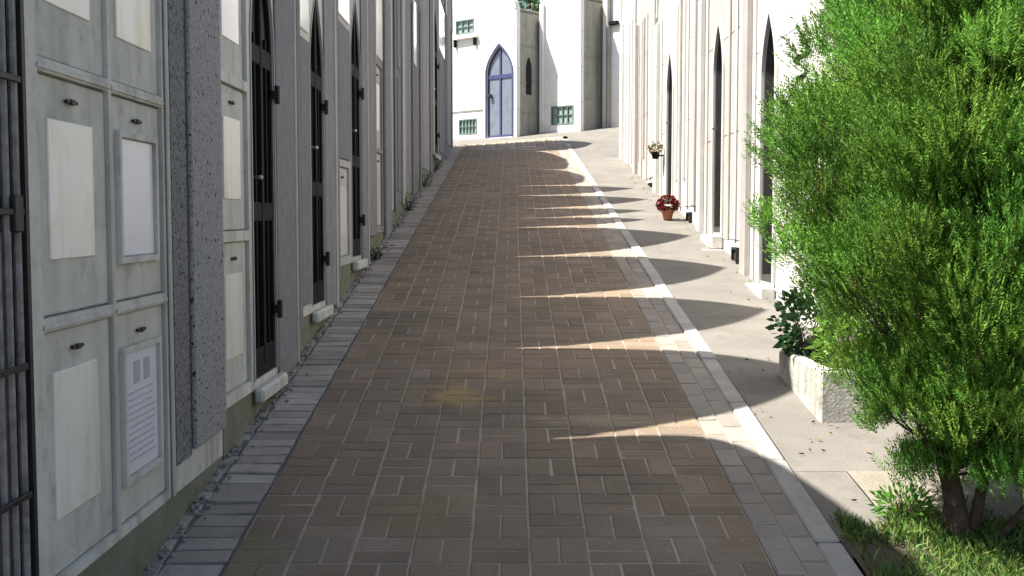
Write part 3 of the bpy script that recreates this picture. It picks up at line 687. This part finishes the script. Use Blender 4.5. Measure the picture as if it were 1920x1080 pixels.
# ------------------------------------------------------------------ feathery conifer beside the lane
def conifer(label, bx_, by_):
    z0 = zg(bx_, by_)-.03
    t = thing('conifer_bush', label, 'bush', (bx_, by_, z0))
    bm = bmesh.new()
    trunk = [(0, 0, -.05), (-.015, .01, .12), (-.05, .02, .3), (-.03, .03, .55), (.02, .02, .95), (.08, 0, 1.5), (.1, 0, 2.1), (.1, 0, 2.5)]
    tube(bm, trunk, [.05, .038, .032, .028, .024, .018, .012, .004], 10)
    tube(bm, [(.02, .0, -.04), (.07, .02, .2), (.14, .05, .5), (.25, .05, 1.0), (.3, 0, 1.5)], [.026, .02, .017, .011, .005], 8)
    tube(bm, [(.05, -.02, -.04), (.16, -.05, .12), (.27, -.08, .3), (.42, -.1, .6)], [.017, .012, .01, .005], 8)
    trk = obj('trunk', bm, 'bark', t, True)
    zs = np.array([.2, .35, .6, .87, 1.13, 1.5, 1.86, 2.2, 2.45]); rs = np.array([.46, .54, .6, .7, .85, .85, .82, .7, .4])
    cxs = np.array([.26, .22, .18, .16, .15, .18, .24, .28, .28])
    clumps = []
    tries = 0
    while len(clumps) < 680 and tries < 40000:
        tries += 1
        z = random.uniform(.22, 2.44); r = np.interp(z, zs, rs); a = random.random()*2*math.pi
        q = math.sqrt(random.uniform(.12, 1.0)); cr = random.uniform(.09, .2)
        rr = max(.02, r-cr*.6)*q
        x = np.interp(z, zs, cxs)+math.cos(a)*rr; y = math.sin(a)*rr*.9
        if z < .48 and x < .12 and random.random() < .6: continue
        if all((x-c[0])**2+(y-c[1])**2+(z-c[2])**2 > (.2*(cr+c[3]))**2 for c in clumps):
            clumps.append((x, y, z, cr, a))
    # stray feathers reaching out over the lane
    for (x, y, z, cr) in ((-.6, -.05, 1.02, .08), (-.66, .05, 1.12, .06), (-.52, .1, 1.22, .09), (-.5, -.1, .92, .1), (-.42, .15, 1.5, .08), (-.38, 0, .62, .1), (-.3, -.1, .48, .08),
                          (.62, -.3, .5, .14), (.5, -.35, .36, .12), (.7, -.2, .75, .14), (.4, -.4, .62, .14), (.45, -.3, .3, .13), (.58, -.35, .42, .14), (.3, -.36, .46, .12), (.66, -.2, .3, .14), (.75, -.3, .6, .15), (-.2, -.15, .5, .1), (-.26, .05, .42, .08), (-.1, -.2, .42, .08)):
        clumps.append((x, y, z, cr, math.pi))
    pts, dirs, tin = [], [], []
    tw = bmesh.new()
    for (x, y, z, cr, a) in clumps:
        ax = np.interp(z-.25, [p[2] for p in trunk], [p[0] for p in trunk]); c = Vector((x, y, z)); o0 = Vector((ax, .01, max(.1, z-.3)))
        if z > .55: tube(tw, [o0, o0.lerp(c, .55)+Vector((0, 0, -.04)), c], [.006, .004, .0015], 5)
        out = Vector((x-.1, y, .55)).normalized(); out.z += .25; out.normalize()
        ns = int(1000*cr); base = random.uniform(.55, 1.3); warm = random.uniform(.78, 1.15); nb = 11
        un = lambda q: q/np.linalg.norm(q, axis=1, keepdims=True)
        v = un(np.random.normal(size=(ns, 3))); o3 = np.array(out)
        v[(v @ o3) < -.25] *= -1
        p = np.array(c)+v*cr*np.random.uniform(.25, 1, (ns, 1))**.8
        d = un(v*.6+o3*.5+np.array([0, 0, .55]))
        sd = un(np.cross(d, np.random.normal(size=(ns, 3))))
        dead = np.random.rand(ns) < .006
        Ln = np.random.uniform(.045, .095, (ns, 1)); cs = base*np.random.uniform(.75, 1.25, (ns, 1))
        for b in range(nb):                                   # a flat spray: leader plus alternating side shoots
            f = b/(nb-1); sg = 1 if b % 2 else -1
            pts.append(p+d*Ln*f*.85); dirs.append(d if b == nb-1 else d*.85+sd*sg*.7)
            tn = cs*(.8+.4*f)*np.array([warm, 1, .9]); tn[dead] = (1.3, .55, 1.0); tin.append(tn)
    link('foliage', leaves_mesh('foliage', np.concatenate(pts), np.concatenate(dirs), .018, .0027, np.concatenate(tin), droop=.02), 'needles', t)
    obj('branches', tw, 'bark', t, True)
    return t
conifer('feathery bright green conifer bush on a bare twisted trunk beside the lane', 1.56, 3.82)

# grass round its foot
n = 26000
gx = np.random.uniform(1.16, 2.5, n); gy = np.random.uniform(2.9, 4.3, n)
edge = 4.02+.1*np.sin(gx*9)+.06*np.sin(gx*23)-(gx-1.2)*.05
keep = gy < edge; gx, gy = gx[keep], gy[keep]; n = len(gx)
P = np.stack([gx, gy, np.array([zg(a, b) for a, b in zip(gx, gy)])], 1)
D = np.random.normal(0, .45, (n, 3)); D[:, 2] = 1
T = np.ones((n, 3))*np.random.uniform(.4, 1.4, (n, 1)); T[:, 0] *= np.random.uniform(.8, 1.9, n)
patch = np.sin(gx*8+1)*np.sin(gy*9)+np.random.normal(0, .35, n) > -.45; P, D, T = P[patch], D[patch], T[patch]; n = len(P)
o = link('grass', leaves_mesh('grass', P, D, .085, .0035, T, droop=.25), 'grass'); o['kind'] = 'stuff'
o['label'] = 'short green grass round the conifer foot'; o['category'] = 'grass'

# weeds low on the bed
leafy('weed_tuft', 'small bright weed tuft at the foot of the conifer trunk', 1.42, 4.02, zg(1.4, 4.02)-.02, .11, .13, 320, .035, .006, (2.4, 2.4, 1.1))

# trees behind the far chapels
def tree(label, x, y, hgt, r, n=5200):
    z = zg(x, y)
    t = thing('broadleaf_tree', label, 'tree', (x, y, z-.05), 0, 'trees behind the far chapels')
    bm = bmesh.new(); tube(bm, [(0, 0, 0), (.05, 0, hgt*.3), (0, .05, hgt*.55), (0, 0, hgt*.85)], [.16, .12, .09, .02], 9)
    for k in range(7):
        a = k*.9; tube(bm, [(0, 0, hgt*(.35+.05*k)), (math.cos(a)*r*.45, math.sin(a)*r*.45, hgt*(.5+.05*k)), (math.cos(a)*r*.8, math.sin(a)*r*.8, hgt*(.58+.05*k))], [.05, .035, .01], 6)
    obj('trunk', bm, 'bark', t, True)
    ps, vs, ts = [], [], []
    for k in range(26):
        a = random.random()*6.28; q = math.sqrt(random.random())*r*.8; cz = hgt*random.uniform(.45, .98)
        p, v = ball_points(n//26, (math.cos(a)*q, math.sin(a)*q, cz), (r*.38, r*.38, r*.32), .5)
        ps.append(p); vs.append(v+np.array([0, 0, .3])); ts.append(np.ones((n//26, 3))*random.uniform(.6, 1.5)*np.random.uniform(.8, 1.2, (n//26, 1)))
    link('crown', leaves_mesh('crown', np.concatenate(ps), np.concatenate(vs), .16, .05, np.concatenate(ts)), 'tree_leaf', t)
tree('dense green tree behind the blue door chapel', .6, 31.5, 5.2, 2.0)
tree('dark green tree behind the drainpipe chapel', 3.0, 32.5, 5.4, 2.0)

# dry leaf litter on the sunny side
n = 170
lx = np.random.uniform(1.15, 1.83, n); ly = np.random.uniform(3.9, 16, n)**1.0
ly[:70] = np.random.uniform(3.9, 6.2, 70); lx[70:] = 1.83-np.abs(np.random.normal(0, .12, n-70))
ok = ~((lx > 1.4) & (ly > 5.1) & (ly < 5.95)); lx, ly = lx[ok], ly[ok]; n = len(lx)
P = np.stack([lx, ly, np.array([zg(a, b) for a, b in zip(lx, ly)])+.006], 1)
D = np.random.normal(size=(n, 3)); D[:, 2] = np.abs(D[:, 2])*.25
T = np.ones((n, 3))*np.random.uniform(.5, 1.3, (n, 1))
o = link('leaf_litter', leaves_mesh('leaf_litter', P, D, .03, .007, T, droop=0), 'dry_leaf'); o['kind'] = 'stuff'
o['label'] = 'dry brown leaf litter along the sunlit walls'; o['category'] = 'leaf litter'
# small weeds rooted at the foot of the shaded wall
for y, r_, h_, lab in ((9.4, .05, .09, 'low weed rooted under the doorless grey chapel'), (12.5, .07, .13, 'dark weed tuft at the foot of the slim tower pair'),
                       (14.8, .09, .17, 'bushy dark weed below the long marble strip'), (17.0, .1, .2, 'tall dark weed beside the black door near the lane end')):
    leafy('weed', lab, XL+.05, y, zg(XL, y)-.005, r_, h_, 120, .03, .007, (.35, .33, .3))
